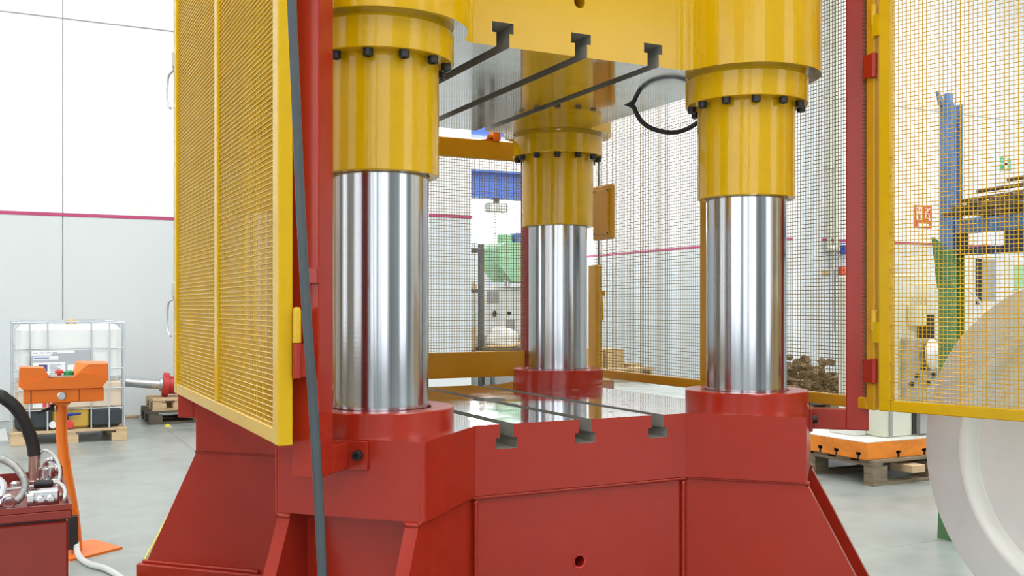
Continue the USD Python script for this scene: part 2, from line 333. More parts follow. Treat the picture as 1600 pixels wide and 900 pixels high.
# hoses at the press
solo('black_cable', kk(tube([(2.90, 4.50, 1.10), (2.955, 4.445, 1.066), (2.974, 4.436, 1.031), (3.001, 4.422, .983), (3.053, 4.396, .945), (3.129, 4.358, .926), (3.199, 4.323, .937), (3.275, 4.285, .985), (3.31, 4.26, 1.03), (3.30, 4.24, 1.10)], .0125, 12)), 'black_rubber',
     'black rubber cable looping down below the platen edge beside the right column', 'cable')
solo('hanging_hose', kk(tube([(.74, 3.02, 1.75), (.75, 3.005, 1.4), (.764, 2.995, .928), (.777, 2.99, .599), (.789, 2.984, .289), (.806, 2.976, -.04), (.823, 2.967, -.311), (.837, 2.96, -.582), (.846, 2.956, -.814), (.85, 2.95, -1.15), (.87, 2.90, -1.38), (.93, 2.75, -1.452), (1.1, 2.6, -1.454), (1.4, 2.55, -1.454)], .0145, 14)), 'grey_hose',
     'long dark grey hose hanging in front of the red post to the floor', 'hose')

# ================================================================== GUARDS
def rod(p0, p1, r):
    p0, p1 = np.array(p0), np.array(p1); F = frame(p1 - p0); a = np.arange(6) * np.pi / 3 + .3; ring = r * (np.cos(a)[:, None] * F[:, 0] + np.sin(a)[:, None] * F[:, 1])
    return np.vstack([p0 + ring, p1 + ring]), [(k, (k + 1) % 6, (k + 1) % 6 + 6) for k in range(6)] + [(k, (k + 1) % 6 + 6, k + 6) for k in range(6)]
def wires(o, a, n, s0, s1, z0, z1, t, pitch=.0185, w=.0017, wh=None):
    V, Fc, k = [], [], 0; at = lambda s, tt, z: (o[0] + a[0] * s + n[0] * tt, o[1] + a[1] * s + n[1] * tt, z)
    ends = [(at(s, t + w, z0 - .01), at(s, t + w, z1 + .01)) for s in np.arange(s0 + pitch * .5, s1, pitch)] + [(at(s0 - .01, t - w, z), at(s1 + .01, t - w, z)) for z in np.arange(z0 + pitch * .5, z1, pitch)]
    for p0, p1 in ends:
        v, f = rod(p0, p1, w if p0[2] != p1[2] else (wh or w)); V.append(v); Fc.append(np.array(f) + k); k += len(v)
    return trimesh.Trimesh(np.vstack(V), np.vstack(Fc), process=False)
def guard(name, label, catg, o, a, n, L, z0, z1, th, up=.06, rail=.055, mids=(), m='yellow_guard', mid=.05, mesh_t=.4, botrail=None, toprail=None, group=None, wh=None, last=True):
    t = thing(name, label, catg, kp(o[0], o[1], z0)); A = lambda *q, c=.004: kk(obox(o, a, n, *q, c)); br, tr = botrail or rail, toprail or rail
    part(t, 'upright', A(0, up, 0, th, z0, z1), m, smooth=False)
    if last: part(t, 'upright', A(L - up, L, 0, th, z0, z1), m, smooth=False)
    part(t, 'bottom_rail', A(up, L - (up if last else 0), .002, th - .002, z0, z0 + br), m, smooth=False); part(t, 'top_rail', A(up, L - (up if last else 0), .002, th - .002, z1 - tr, z1), m, smooth=False)
    for s in mids: part(t, 'middle_bar', A(s - mid / 2, s + mid / 2, .002, th - .002, z0 + br, z1 - tr), m, smooth=False)
    part(t, 'wire_mesh', kk(wires(o, a, n, up, L - (up if last else 0), z0 + br, z1 - tr, th * mesh_t, w=.0017 if m == 'ochre_guard' else .0017, wh=wh)), 'backlit_shade_wire' if m == 'ochre_guard' else m, smooth=40, kind='stuff', label='square welded wire mesh')  # wires of the ochre guards get backlit shade through a darker colour
    return t
g1 = guard('mesh_guard', 'closed yellow wire mesh guard door at the left flank of the press', 'guard', (.80, 3.325), (0, 1), (1, 0), 2.33, -.466, 2.05, .052, up=.07, mids=(1.13,), mid=.06, mesh_t=.30, wh=.0026)
for z in (1.33, .085):
    h = part(g1, 'latch', kk(cat([box(.79, .83, 5.655, 5.675, z - .03, z + .05, .004), box(.795, .815, 5.675, 5.70, z - .05, z + .045, .003)])), 'zinc')
    part(h, 'latch_handle', kk(tube([(.80, 5.69, z - .045), (.785, 5.74, z - .06), (.78, 5.76, z - .10), (.78, 5.765, z - .20), (.785, 5.74, z - .235), (.79, 5.71, z - .245)], .006, 8)), 'zinc')
for z in (-.06, 1.35):
    hg = part(g1, 'hinge_pin', kk(lathe([(0, z - .06), (.0145, z - .06), (.0145, z + .048), (.010, z + .058), (0, z + .06)], 20, (.862, 3.312, 0))), 'yellow_guard')
    part(g1, 'hinge_socket', kk(cat([cyl((.862, 3.312, z - .18), (.862, 3.312, z - .062), .0145, 20, .002), box(.865, .90, 3.312, 3.35, z - .175, z - .065)])), 'red_paint', label='red lower half of the hinge')
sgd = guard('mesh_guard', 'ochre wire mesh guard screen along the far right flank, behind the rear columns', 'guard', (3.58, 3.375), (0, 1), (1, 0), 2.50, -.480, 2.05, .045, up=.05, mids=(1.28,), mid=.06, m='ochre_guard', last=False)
part(sgd, 'short_upright', kk(box(3.57, 3.62, 5.815, 5.915, -.48, .285, .004)), 'ochre_guard', smooth=False)
part(sgd, 'upright', kk(box(3.612, 3.622, 5.850, 5.860, .285, 2.05)), 'dark_steelwork', smooth=False, label='thin dark edge strip')
hd = part(sgd, 'latch', kk(box(3.575, 3.60, 5.74, 5.78, .075, .11, .004)), 'ochre_guard')
part(hd, 'latch_handle', kk(tube([(3.58, 5.76, .09), (3.57, 5.745, .06), (3.565, 5.725, .01), (3.565, 5.72, -.09)], .009, 8)), 'ochre_guard')
pb = thing('switch_box', 'flat ochre switch box hung on the rear mesh screen beside the back column', 'box', kp(3.6, 5.7, .45))
part(pb, 'body', kk(box(3.548, 3.579, 5.585, 5.822, .452, .812, .006)), 'ochre_guard'); part(pb, 'cover_plate', kk(box(3.540, 3.549, 5.61, 5.80, .48, .785, .004)), 'ochre_guard')
for yy in (5.62, 5.79):
    for zz in (.49, .775): part(pb, 'screw', kk(cyl((3.541, yy, zz), (3.536, yy, zz), .007, 10)), 'black_bolt')
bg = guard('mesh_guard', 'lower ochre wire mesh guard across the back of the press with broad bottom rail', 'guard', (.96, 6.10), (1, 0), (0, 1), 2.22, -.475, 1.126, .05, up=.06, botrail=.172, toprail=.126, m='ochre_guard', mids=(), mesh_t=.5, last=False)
part(bg, 'catch', kk(cat([box(2.93, 2.985, 6.085, 6.16, 1.126, 1.20, .006), box(2.89, 2.935, 6.10, 6.12, 1.13, 1.165, .004), hull([(2.84, 6.10, 1.126), (2.84, 6.12, 1.126), (2.93, 6.10, 1.126), (2.93, 6.12, 1.126), (2.93, 6.10, 1.145), (2.93, 6.12, 1.145)])])), 'orange_paint', label='orange catch on the top rail')
part(bg, 'stay', kk(cyl((2.867, 6.125, -.475), (2.867, 6.125, -.60), .012, 12)), 'dark_steelwork')
dr = np.array([.29, -.957]); dr /= np.linalg.norm(dr); dn = np.array([-dr[1], dr[0]])
g2 = guard('mesh_guard', 'bright yellow wire mesh guard door swung open at the right front corner', 'guard', (3.575, 3.345), dr, dn, 1.05, -.478, 2.05, .045, up=.055, rail=.05, m='yellow_guard', mesh_t=.55)
for z in (-.065, 1.35):
    part(g2, 'hinge_pin', kk(cat([cyl((3.578, 3.375, z - .05), (3.578, 3.375, z + .05), .015, 16, .003), box(3.565, 3.60, 3.34, 3.375, z - .10, z - .005)])), 'yellow_guard')
    part(g2, 'hinge_socket', kk(cat([cyl((3.578, 3.375, z - .29), (3.578, 3.375, z - .175), .017, 16, .003), box(3.56, 3.585, 3.37, 3.42, z - .285, z - .18)])), 'red_paint', label='red lower half of the hinge')
clips = [kk(obox((3.575, 3.345), dr, dn, .05, .066, -.004, .012, z - .004, z + .004)) for z in np.arange(-.42, 2.0, .085)] + [kk(obox((3.575, 3.345), dr, dn, s, s + .008, -.004, .012, -.434, -.424)) for s in np.arange(.08, 1.0, .1)]
for c_ in clips[:14]: part(g2, 'mesh_clip', c_, 'yellow_guard', smooth=False)
# posts
def post(label, k, t0, t1, al0, al1, z0, z1, bolt_at=0.0, plate=(0, 0)):
    a, b = COLS[k]; d = np.array([a * Q, b * Q]); n = np.array([-d[1], d[0]]); o = pos[k]
    t = thing('guard_post', label, 'post', kp(*(o + d * t0 + n * al0), z0))
    part(t, 'upright', kk(obox(o, d, n, t0, t1, al0, al1, z0, z1, .004)), 'red_paint', smooth=False)
    part(t, 'arm', kk(obox(o, d, n, .296, t0 + .001, al0 + .002, al1 - .002, z0, z0 + .096, .003)), 'red_paint', smooth=False)
    p0, p1 = plate
    pt = part(t, 'bracket', kk(obox(o, d, n, .2835, .298, p0, p1, z0 - .006, z0 + .10, .002)), 'red_paint', smooth=False)
    bs = bolt_at
    c0 = o + d * .298 + n * bs; c1 = o + d * .318 + n * bs; c2 = o + d * .319 + n * bs
    part(pt, 'bolt', kk(lathe([(.008, .010), (.008, .022), (.017, .022), (.0185, .02), (.0185, 0), (0, 0), (0, .010), (.008, .010)], 18, (*c0, z0 + .05), (*d, 0))), 'black_bolt', label='black socket head bolt')
    return t, o, d, n
# along-axis n = left turn of d; the photograph's "right end" of the front left face is +n there
t, o, d, n = post('red square post between the left mesh door and the left front column', 'FL', .4225, .5225, -.085, .020, -.584, 2.05, plate=(-.09, .088), bolt_at=.055)
part(t, 'stop_block', kk(obox(o, d, n, .5215, .545, -.02, .026, .078, .132, .003)), 'red_paint', smooth=False)
post('red square post beside the hinge of the open mesh door', 'FR', .448, .549, .17, .27, -.584, 2.05, plate=(.10, .28), bolt_at=.135)
post('red square post at the rear left corner, mostly behind the mesh door', 'BL', .33, .43, .15, .25, -.60, 2.05, plate=(.08, .26), bolt_at=.115)
tb = thing('guard_post', 'dark red post standing behind the rear column', 'post', kp(3.22, 6.1, -.58))
part(tb, 'upright', kk(box(3.182, 3.262, 6.09, 6.18, -.58, 1.6, .004)), 'red_paint', smooth=False); part(tb, 'arm', kk(box(3.186, 3.258, 5.80, 6.091, -.58, -.49, .003)), 'red_paint', smooth=False)
part(tb, 'lug', kk(cyl((3.205, 6.09, -.335), (3.205, 6.07, -.335), .014, 12)), 'black_bolt')

# ================================================================== LEFT: TANK, PEDESTAL, CONTAINER  (world metres from here on)
pu = thing('power_unit', 'dark red steel hydraulic tank with fittings on its lid at the lower left', 'tank', (-.37, 3.52, 0))
part(pu, 'tank_body', box(-.90, .158, 3.24, 3.80, 0, .665, .006), 'red_tank')
lid = part(pu, 'lid', box(-.91, .168, 3.231, 3.812, .672, .70, .004), 'red_tank', smooth=False)
for b in (box(-.91, .168, 3.231, 3.239, .70, .716), box(-.91, .168, 3.804, 3.812, .70, .732), box(.160, .168, 3.239, 3.804, .70, .716)):
    part(lid, 'rim', b, 'red_tank', smooth=False)
part(pu, 'gasket', box(-.89, .150, 3.25, 3.795, .665, .672), 'black_rubber', smooth=False)
mf = part(pu, 'valve_manifold', cat([box(.052, .135, 3.285, 3.335, .70, .752, .004), box(.045, .068, 3.278, 3.342, .70, .745, .003)]), 'bright_fitting')
for x in (.085, .112): part(mf, 'port', cyl((x, 3.285, .726), (x, 3.272, .726), .011, 16, .002), 'bright_fitting')
part(pu, 'return_pipe', cat([cyl((.078, 3.768, .70), (.078, 3.768, .80), .019, 24, .002), cyl((.078, 3.768, .70), (.078, 3.768, .712), .032, 24, .003)]), 'copper_tube', label='bare metal pipe stub under the black hose')
fl_ = part(pu, 'pipe_flange', cat([box(.095, .150, 3.72, 3.80, .70, .715, .003), cyl((.118, 3.765, .715), (.118, 3.765, .752), .024, 20, .004), tube([(.11, 3.765, .75), (.118, 3.76, .772), (.135, 3.755, .776), (.152, 3.75, .76), (.155, 3.75, .735)], .010, 10)]), 'bright_fitting')
for x, y in ((.100, 3.73), (.145, 3.73), (.145, 3.79)): part(fl_, 'bolt', cyl((x, y, .715), (x, y, .722), .006, 8), 'zinc')
for x, y in ((.02, 3.72), (.135, 3.42), (-.35, 3.6)): part(pu, 'plug', lathe([(0, .70), (.016, .70), (.016, .712), (.010, .718), (0, .718)], 14, (x, y, 0)), 'zinc')
part(pu, 'cable_gland', cyl((.072, 3.56, .728), (.128, 3.56, .728), .013, 14, .003), 'black_rubber')
part(pu, 'sight_cap', lathe([(0, .70), (.035, .70), (.035, .735), (.028, .742), (0, .742)], 24, (-.045, 3.50, 0)), 'blue_plastic', label='blue filler cap')
solo('black_hose', tube([(-.44, 3.70, .702), (-.44, 3.72, .78), (-.36, 3.75, .89), (-.19, 3.745, .975), (-.045, 3.735, 1.005), (-.008, 3.735, .990), (.025, 3.742, .955), (.054, 3.755, .895), (.072, 3.765, .837), (.078, 3.768, .795)], .021, 16), 'black_rubber',
     'thick black rubber hose arching onto the metal pipe stub of the red tank', 'hose')
solo('braided_hose', tube([(-.36, 3.64, .702), (-.34, 3.63, .745), (-.26, 3.60, .79), (-.12, 3.53, .826), (-.042, 3.493, .832), (-.010, 3.454, .826), (.020, 3.417, .808), (.042, 3.383, .775), (.043, 3.372, .742), (.025, 3.36, .718), (.004, 3.35, .714)], .0115, 14, jitter=.10), 'braid',
     'steel braided hose curling down onto the tank lid', 'hose')
solo('banjo_fitting', cat([cyl((.0, 3.335, .718), (.0, 3.358, .718), .022, 20, .004), cyl((.0, 3.325, .718), (.0, 3.336, .718), .013, 6), cyl((-.05, 3.35, .714), (-.015, 3.35, .714), .012, 12, .002)]), 'bright_fitting', 'round banjo fitting lying on the tank lid at the hose end', 'fitting')
solo('white_cable', tube([(-.4, 3.58, .708), (-.1, 3.575, .710), (.06, 3.565, .722), (.13, 3.56, .730), (.150, 3.50, .732), (.158, 3.42, .722), (.152, 3.36, .706)], .0055, 8), 'white_sheath', 'thin white cable running across the tank lid to its front edge', 'cable')
solo('sensor_cable', tube([(.098, 3.765, .805), (.112, 3.752, .812), (.138, 3.738, .792), (.154, 3.70, .752), (.150, 3.66, .722), (.14, 3.60, .707)], .0055, 8), 'white_sheath', 'short white sensor cable drooping from the black hose end', 'cable')
solo('clear_tube', tube([(-.20, 3.57, .712), (-.13, 3.56, .745), (-.06, 3.54, .768), (-.030, 3.51, .762), (-.014, 3.48, .744), (-.02, 3.46, .712)], .010, 10), 'clear_tank', 'short translucent tube loop at the left edge of the tank lid', 'hose')

pd = thing('control_pedestal', 'orange two-hand control pedestal with bent pole and hooded console', 'control stand', (.32, 5.80, 0))
part(pd, 'base_plate', prism(Polygon([(.28, 5.57), (.36, 5.60), (.545, 5.725), (.425, 5.975), (.20, 5.99), (.17, 5.70)]), 0, .012), 'orange_paint', smooth=False)
part(pd, 'pole', tube([(.323, 5.773, .010), (.315, 5.776, .12), (.301, 5.783, .245), (.274, 5.797, .415), (.254, 5.808, .57), (.250, 5.81, .66), (.250, 5.81, .80)], .0285, 20), 'orange_paint')
part(pd, 'pole_cap', lathe([(0, .775), (.032, .775), (.046, .788), (.046, .799), (0, .799)], 24, (.25, 5.81, 0)), 'orange_paint')
part(pd, 'junction_box', box(.275, .325, 5.69, 5.742, .03, .205, .004), 'black_rubber', label='black box on the foot of the pole')
XZ = lambda pts, y0, y1: trimesh.Trimesh(*(lambda m: (np.c_[np.array(m.vertices)[:, 0], -np.array(m.vertices)[:, 2], np.array(m.vertices)[:, 1]], m.faces))(prism(Polygon(pts), -y1, -y0)), process=False)
cs = part(pd, 'console_base', box(.068, .452, 5.715, 5.90, .80, .872, .004), 'orange_paint', smooth=False)
part(pd, 'console_tray', XZ([(.068, .872), (.44, .872), (.473, .915), (.40, .945), (.335, .955), (.31, .935), (.19, .928), (.165, .935), (.07, .905), (.055, .885)], 5.70, 5.905), 'orange_paint', smooth=False)
part(pd, 'hood', XZ([(.045, .885), (.07, .90), (.168, .93), (.188, .938), (.165, .982), (.05, .988)], 5.708, 5.90), 'orange_paint', smooth=False)
part(pd, 'hood', hull([(.305, y, .935) for y in (5.71, 5.90)] + [(.473, y, .912) for y in (5.71, 5.90)] + [(.322, 5.80, 1.004), (.325, 5.90, 1.008), (.375, 5.715, .996), (.473, 5.715, .998), (.473, 5.90, 1.002)]), 'orange_paint', smooth=False)
part(pd, 'top_panel', box(.192, .306, 5.715, 5.89, .930, .938, .002), 'machine_grey', smooth=False)
part(pd, 'stop_button', lathe([(0, .938), (.010, .938), (.010, .948), (.021, .950), (.021, .962), (.012, .969), (0, .970)], 24, (.238, 5.78, 0)), 'label_red', label='red mushroom button')
part(pd, 'start_button', lathe([(0, .938), (.024, .938), (.024, .956), (.014, .963), (0, .964)], 24, (.283, 5.78, 0)), 'green_plastic', label='green push button')
part(pd, 'lock', lathe([(0, 0), (.021, 0), (.021, .006), (.017, .009), (0, .009)], 24, (.247, 5.716, .836), (0, -1, 0)), 'bright_fitting', label='round silver lock')
part(pd, 'clamp_lever', cat([lathe([(0, 0), (.020, 0), (.022, .02), (0, .025)], 16, (.215, 5.80, .765), (-1, 0, 0)), tube([(.20, 5.795, .765), (.17, 5.78, .757), (.13, 5.77, .742)], [.010, .006], 8)]), 'black_rubber')
part(pd, 'seam', box(.10, .105, 5.7135, 5.716, .805, .868), 'black_and_shade', smooth=False); part(pd, 'seam', box(.33, .333, 5.7135, 5.716, .805, .868), 'black_and_shade', smooth=False)
solo('conduit', tube([(.318, 5.715, .055), (.319, 5.64, .022), (.330, 5.53, .016), (.36, 5.40, .016), (.42, 5.28, .016), (.467, 5.10, .016), (.491, 4.90, .016), (.50, 4.6, .016)], .0155, 12, jitter=.12, step=14), 'white_sheath', 'white ribbed conduit running over the floor from the orange pedestal', 'conduit')
solo('floor_cable', tube([(.45, 4.70, .006), (.556, 5.119, .006), (.63, 5.45, .006), (.709, 5.771, .006), (.80, 6.15, .006), (.877, 6.469, .006), (1.0, 6.95, .006), (1.084, 7.269, .006), (1.3, 7.6, .006)], .0055, 8), 'cable_yellow', 'thin yellow cable on the floor along the left foot of the press', 'cable')

def pallet(label, x0, x1, y0, y1, h, m, nb=6, group=None, gap=.35, along='x', low=True):
    """timber pallet: top boards along x, cross pieces, nine blocks, bottom runners"""
    t = thing('pallet', label, 'pallet', ((x0 + x1) / 2, (y0 + y1) / 2, 0) if np.ndim(h) == 0 else ((x0 + x1) / 2, (y0 + y1) / 2, h[0]))
    z0, hh = (0, h) if np.ndim(h) == 0 else h; b = .022; zt = z0 + hh; W, D = x1 - x0, y1 - y0
    jit = lambda: rng.uniform(-.004, .004)
    pitch = D / (nb - 1 + 1 - gap)
    for i in range(nb):
        ya = y0 + i * pitch; part(t, 'board', box(x0 + jit(), x1 + jit(), ya, ya + pitch * (1 - gap), zt - b, zt + jit() * .3, .002), m, smooth=False)
    for xa in (x0, (x0 + x1) / 2 - .05, x1 - .10): part(t, 'cross_board', box(xa, xa + .10, y0 + .005, y1 - .005, zt - 2 * b, zt - b - .0005, .002), m, smooth=False)
    zb = z0 + (b if low else 0)
    for xa, w in ((x0, .14), ((x0 + x1) / 2 - .07, .14), (x1 - .14, .14)):
        for ya in (y0 + .004, (y0 + y1) / 2 - .05, y1 - .10): part(t, 'block', box(xa + jit(), xa + w + jit(), ya, ya + .095, zb, zt - 2 * b - .0005, .003), m, smooth=False)
    if low:
        for ya in (y0 + .004, (y0 + y1) / 2 - .05, y1 - .10): part(t, 'runner', box(x0 + jit(), x1 + jit(), ya, ya + .098, z0, z0 + b, .002), m, smooth=False)
    return t
pallet('pale wooden pallet under the caged white liquid container', .015, 1.03, 10.38, 11.58, .127, 'pallet_wood', nb=7, low=False)
ib = thing('liquid_container', 'white plastic liquid container in a galvanised tube cage by the left wall', 'container', (.52, 10.98, .13))
part(ib, 'tank', box(.055, .985, 10.43, 11.53, .582, 1.128, .05), 'white_plastic'); part(ib, 'filled_part', box(.055, .985, 10.43, 11.53, .322, .581, .02), 'beige_fluid', label='beige liquid showing through the wall')
for x0, x1 in ((.05, .365), (.70, .985)): part(ib, 'bottom_pan', box(x0, x1, 10.425, 11.53, .135, .321, .03), 'dark_pan', label='dark bottom pan')
part(ib, 'outlet_recess', box(.366, .699, 10.47, 11.5, .135, .321, .02), 'amber_plastic', label='amber outlet recess')
vl = part(ib, 'outlet_valve', cat([cyl((.50, 10.47, .185), (.50, 10.40, .185), .035, 20, .004), cyl((.50, 10.44, .21), (.50, 10.44, .262), .012, 12)]), 'dark_pan')
part(vl, 'valve_cap', cyl((.515, 10.40, .180), (.515, 10.375, .180), .042, 20, .006), 'label_red', label='red outlet cap'); part(vl, 'valve_handle', hull([(.47, 10.41, .25), (.47, 10.43, .29), (.50, 10.40, .29), (.62, 10.41, .268), (.62, 10.42, .285), (.5, 10.44, .25)]), 'blue_plastic', label='blue valve handle')
part(vl, 'white_cap', cyl((.372, 10.43, .18), (.372, 10.40, .18), .034, 18, .005), 'white_plastic')
part(ib, 'filler_cap', lathe([(0, 1.128), (.05, 1.128), (.05, 1.165), (.042, 1.172), (0, 1.172)], 24, (.56, 10.95, 0)), 'cardboard')
for z in (1.148, .900, .705, .512, .322):
    part(ib, 'cage_tube', tube([(.03, 11.55, z), (.03, 10.405, z), (1.008, 10.405, z), (1.008, 11.55, z), (.03, 11.55, z)], .010 if z > 1.1 else .0075, 8, smooth=False), 'zinc')
for x in (.03, .174, .327, .709, .87, 1.008):
    part(ib, 'cage_tube', cyl((x, 10.398, .13), (x, 10.398, 1.148), .0085, 10), 'zinc'); part(ib, 'cage_tube', cyl((x, 11.552, .13), (x, 11.552, 1.148), .0085, 10), 'zinc')
for y in (10.7, 11.0, 11.3):
    for x in (.022, 1.016): part(ib, 'cage_tube', cyl((x, y, .13), (x, y, 1.148), .0085, 10), 'zinc')
part(ib, 'top_bar', box(.03, 1.008, 10.90, 10.93, 1.142, 1.16, .003), 'zinc'); part(ib, 'strap', box(.10, .90, 11.2, 11.23, 1.150, 1.168), 'zinc')
lp = part(ib, 'label_plate', box(.185, .70, 10.384, 10.389, .545, .885), 'label_grey', smooth=False, label='grey sheet steel label plate')
def flat(parent, x0, x1, z0, z1, m, y=10.3835, nm='sticker'): return part(parent, nm, box(x0, x1, y - .001, y + .0005, z0, z1), m, smooth=False)
flat(lp, .19, .36, .84, .885, 'label_white'); flat(lp, .36, .56, .858, .885, 'label_white'); flat(lp, .20, .42, .80, .835, 'label_white'); flat(lp, .20, .48, .60, .775, 'label_white'); flat(lp, .50, .60, .66, .75, 'label_white')
flat(lp, .21, .34, .812, .822, 'label_blue', 10.382, 'print'); flat(lp, .25, .325, .69, .755, 'label_purple', 10.382, 'print'); flat(lp, .265, .29, .715, .74, 'label_red', 10.3808, 'print'); flat(lp, .295, .315, .70, .715, 'label_blue', 10.3808, 'print')
for i, z in enumerate((.755, .735, .715, .695, .675)): flat(lp, .345, .345 + (.10, .07, .09, .06, .08)[i], z - .006, z, 'text_grey', 10.382, 'text_line')
for i in range(4): flat(lp, .205 + i * .055, .245 + i * .055, .862, .87, 'text_grey', 10.382, 'text_line')
tg = flat(ib, .15, .23, .40, .49, 'label_white', 10.39, 'tag'); flat(tg, .165, .215, .42, .445, 'label_blue', 10.388, 'print'); flat(tg, .165, .215, .455, .475, 'label_grey', 10.388, 'print')
tg = flat(ib, .20, .36, .345, .41, 'label_white', 10.41, 'tag'); flat(tg, .285, .35, .35, .41, 'label_red', 10.408, 'print')

# red flanged cylinder on two pallets
pallet('weathered dark pallet on the floor under the smaller pallet with the red cylinder', 1.38, 2.45, 11.60, 12.40, .145, 'dark_wood', nb=5)
pallet('small light pallet stacked on the dark pallet beneath the red cylinder', 1.42, 1.98, 11.62, 12.25, (.146, .13), 'pallet_wood', nb=5)
cy_ = thing('hydraulic_cylinder', 'red flanged hydraulic cylinder with long bare rod lying on the small pallet', 'cylinder', (1.7, 11.92, .276))
ax = np.array([.985, -.10, -.10]); ax /= np.linalg.norm(ax); c0 = np.array([1.56, 11.92, .418])
part(cy_, 'barrel', lathe([(0, .07), (.10, .07), (.10, .42), (.095, .43), (0, .43)], 32, c0, ax), 'red_bright'); part(cy_, 'flange', lathe([(.05, 0), (.132, 0), (.137, .005), (.137, .065), (.132, .07), (.05, .07)], 36, c0, ax), 'red_bright')
part(cy_, 'rod', lathe([(0, -.72), (.05, -.72), (.055, -.71), (.055, .02), (0, .02)], 28, c0, ax), 'rod_steel', label='bare steel piston rod')
part(cy_, 'gland', lathe([(.056, -.03), (.075, -.03), (.08, -.02), (.08, .0), (.056, .0)], 28, c0, ax), 'zinc')
solo('wood_batten', box(1.08, 1.37, 12.42, 12.47, 0, .03, .003), 'pallet_wood', 'short wooden batten on the floor against the left wall', 'batten')
solo('paper_scrap', hull([(1.5, 11.35, 0), (1.58, 11.33, 0), (1.56, 11.42, 0), (1.53, 11.38, .03), (1.55, 11.36, .028)]), 'bright_yellow', 'small pale yellow scrap lying before the dark pallet', 'scrap')
solo('plastic_bag', hull(np.array([(-.14, 10.9, .0), (.0, 10.88, .0), (-.02, 11.0, .0), (-.12, 11.0, 0), (-.1, 10.92, .10), (-.03, 10.95, .12)])), 'white_plastic', 'small crumpled white bag on the floor left of the caged container', 'bag')

# ================================================================== RIGHT: RING, MACHINE BASE, RACK
rg = thing('cast_ring', 'large white dished steel ring standing on edge at the right', 'ring', (3.60, 2.325, 0))
adir = np.array([math.cos(math.radians(185)), math.sin(math.radians(185)), 0]); rc = np.array([3.588, 2.325, .716])
part(rg, 'rim', lathe([(.556, -.03), (.556, 0), (.712, 0), (.716, -.004), (.716, -.30), (.70, -.31), (.45, -.31)], 128, rc, adir), 'cast_white')
part(rg, 'bead', lathe([(.556, -.0005), (.550, -.001), (.542, -.004), (.533, -.012), (.524, -.026), (.519, -.045), (.517, -.062)], 128, rc, adir), 'cream_white', label='smooth rounded bead')
part(rg, 'dish', lathe([(.519, -.060), (.510, -.064), (.50, -.062), (.44, -.075), (.30, -.11), (.10, -.125), (0, -.126)], 128, rc, adir), 'cast_inner')
for i, a in enumerate((35, 47, 130, 215, 300)):
    e1 = np.array([-adir[1], adir[0], 0]); r_ = .33; c = rc + r_ * (math.cos(math.radians(a)) * e1 + math.sin(math.radians(a)) * np.array([0, 0, 1])) - adir * .106
    part(rg, 'bolt_hole', cyl(c, c + adir * .004, .014, 14), 'black_and_shade')
# orange slab + machine on a pallet
pallet('old rough pallet under the orange machine base', 5.585, 6.85, 5.27, 6.55, .185, 'old_wood', nb=6)
ob = thing('tooling_block', 'worn orange slab with white top and tee notches resting on the old pallet', 'tooling block', (6.2, 6.0, .185))
nt = []
for y in (5.385, 5.604, 5.77, 6.0, 6.22): nt += [box(5.5, 5.60, y - .012, y + .012, .18, .235), box(5.5, 5.60, y - .024, y + .024, .215, .238)]
for x in (5.875, 6.145, 6.40): nt += [box(x - .013, x + .013, 5.25, 5.35, .18, .235), box(x - .026, x + .026, 5.25, 5.35, .215, .238)]
part(ob, 'slab', cut(box(5.552, 6.8, 5.305, 6.5, .186, .312, .004), *nt), 'orange_worn', smooth=False); part(ob, 'top_skin', box(5.553, 6.799, 5.306, 6.499, .312, .317), 'cream_white', smooth=False, label='white painted top')
for y in (5.385, 5.604, 5.77, 6.0, 6.22): part(ob, 'tee_notch_shade', cat([box(5.56, 5.59, y - .012, y + .012, .187, .235), box(5.56, 5.59, y - .024, y + .024, .215, .237)]), 'black_and_shade', smooth=False)  # black fillers paint the shade inside the cut notches
for x in (5.875, 6.145, 6.40): part(ob, 'tee_notch_shade', cat([box(x - .013, x + .013, 5.313, 5.34, .187, .235), box(x - .026, x + .026, 5.313, 5.34, .215, .237)]), 'black_and_shade', smooth=False)  # same painted shade for the front notches
solo('wood_offcut', box(5.89, 6.02, 5.19, 5.40, .085, .140, .003), 'pallet_wood', 'short square wood offcut sticking out under the orange slab', 'wood piece')
mt = thing('machine_tool', 'cream painted machine head standing on the orange slab behind the open mesh door', 'machine', (6.2, 5.7, .317))
part(mt, 'column', cat([box(5.86, 6.19, 5.42, 5.90, .317, 1.545, .01), box(6.19, 6.43, 5.42, 5.90, .317, 1.478, .01)]), 'cream_paint')
part(mt, 'foot_box', box(5.74, 5.859, 5.60, 5.88, .317, .50, .006), 'cream_white'); part(mt, 'edge_strip', box(5.90, 5.925, 5.405, 5.419, .33, 1.54), 'machine_grey', smooth=False)
part(mt, 'gear_case', box(6.02, 6.36, 5.36, 5.419, .60, 1.06, .008), 'machine_grey'); part(mt, 'tool_gap', box(6.20, 6.36, 5.40, 5.4195, 1.06, 1.24), 'black_and_shade', smooth=False)
part(mt, 'switch_box', box(6.09, 6.20, 5.33, 5.419, 1.16, 1.31, .006), 'cream_paint'); part(mt, 'dark_slot', box(6.14, 6.185, 5.41, 5.4195, .33, .55), 'black_and_shade', smooth=False); part(mt, 'cover', box(6.20, 6.36, 5.39, 5.4195, .33, .55, .004), 'machine_grey')
part(mt, 'hand_wheel', lathe([(0, .10), (.03, .10), (.05, .06), (.11, .02), (.12, 0), (.11, -.015), (0, -.015)], 28, (6.27, 5.34, .94), (.35, -.9, .05)), 'cream_white', label='white cone shaped hand wheel')
for i in range(5):
    x = 6.06 + i * .06; z = .72 + .06 * (i % 3); part(mt, 'knob', lathe([(0, 0), (.016, 0), (.018, .02), (0, .028)], 12, (x, 5.36, z), (0, -1, 0)), 'black_and_shade')
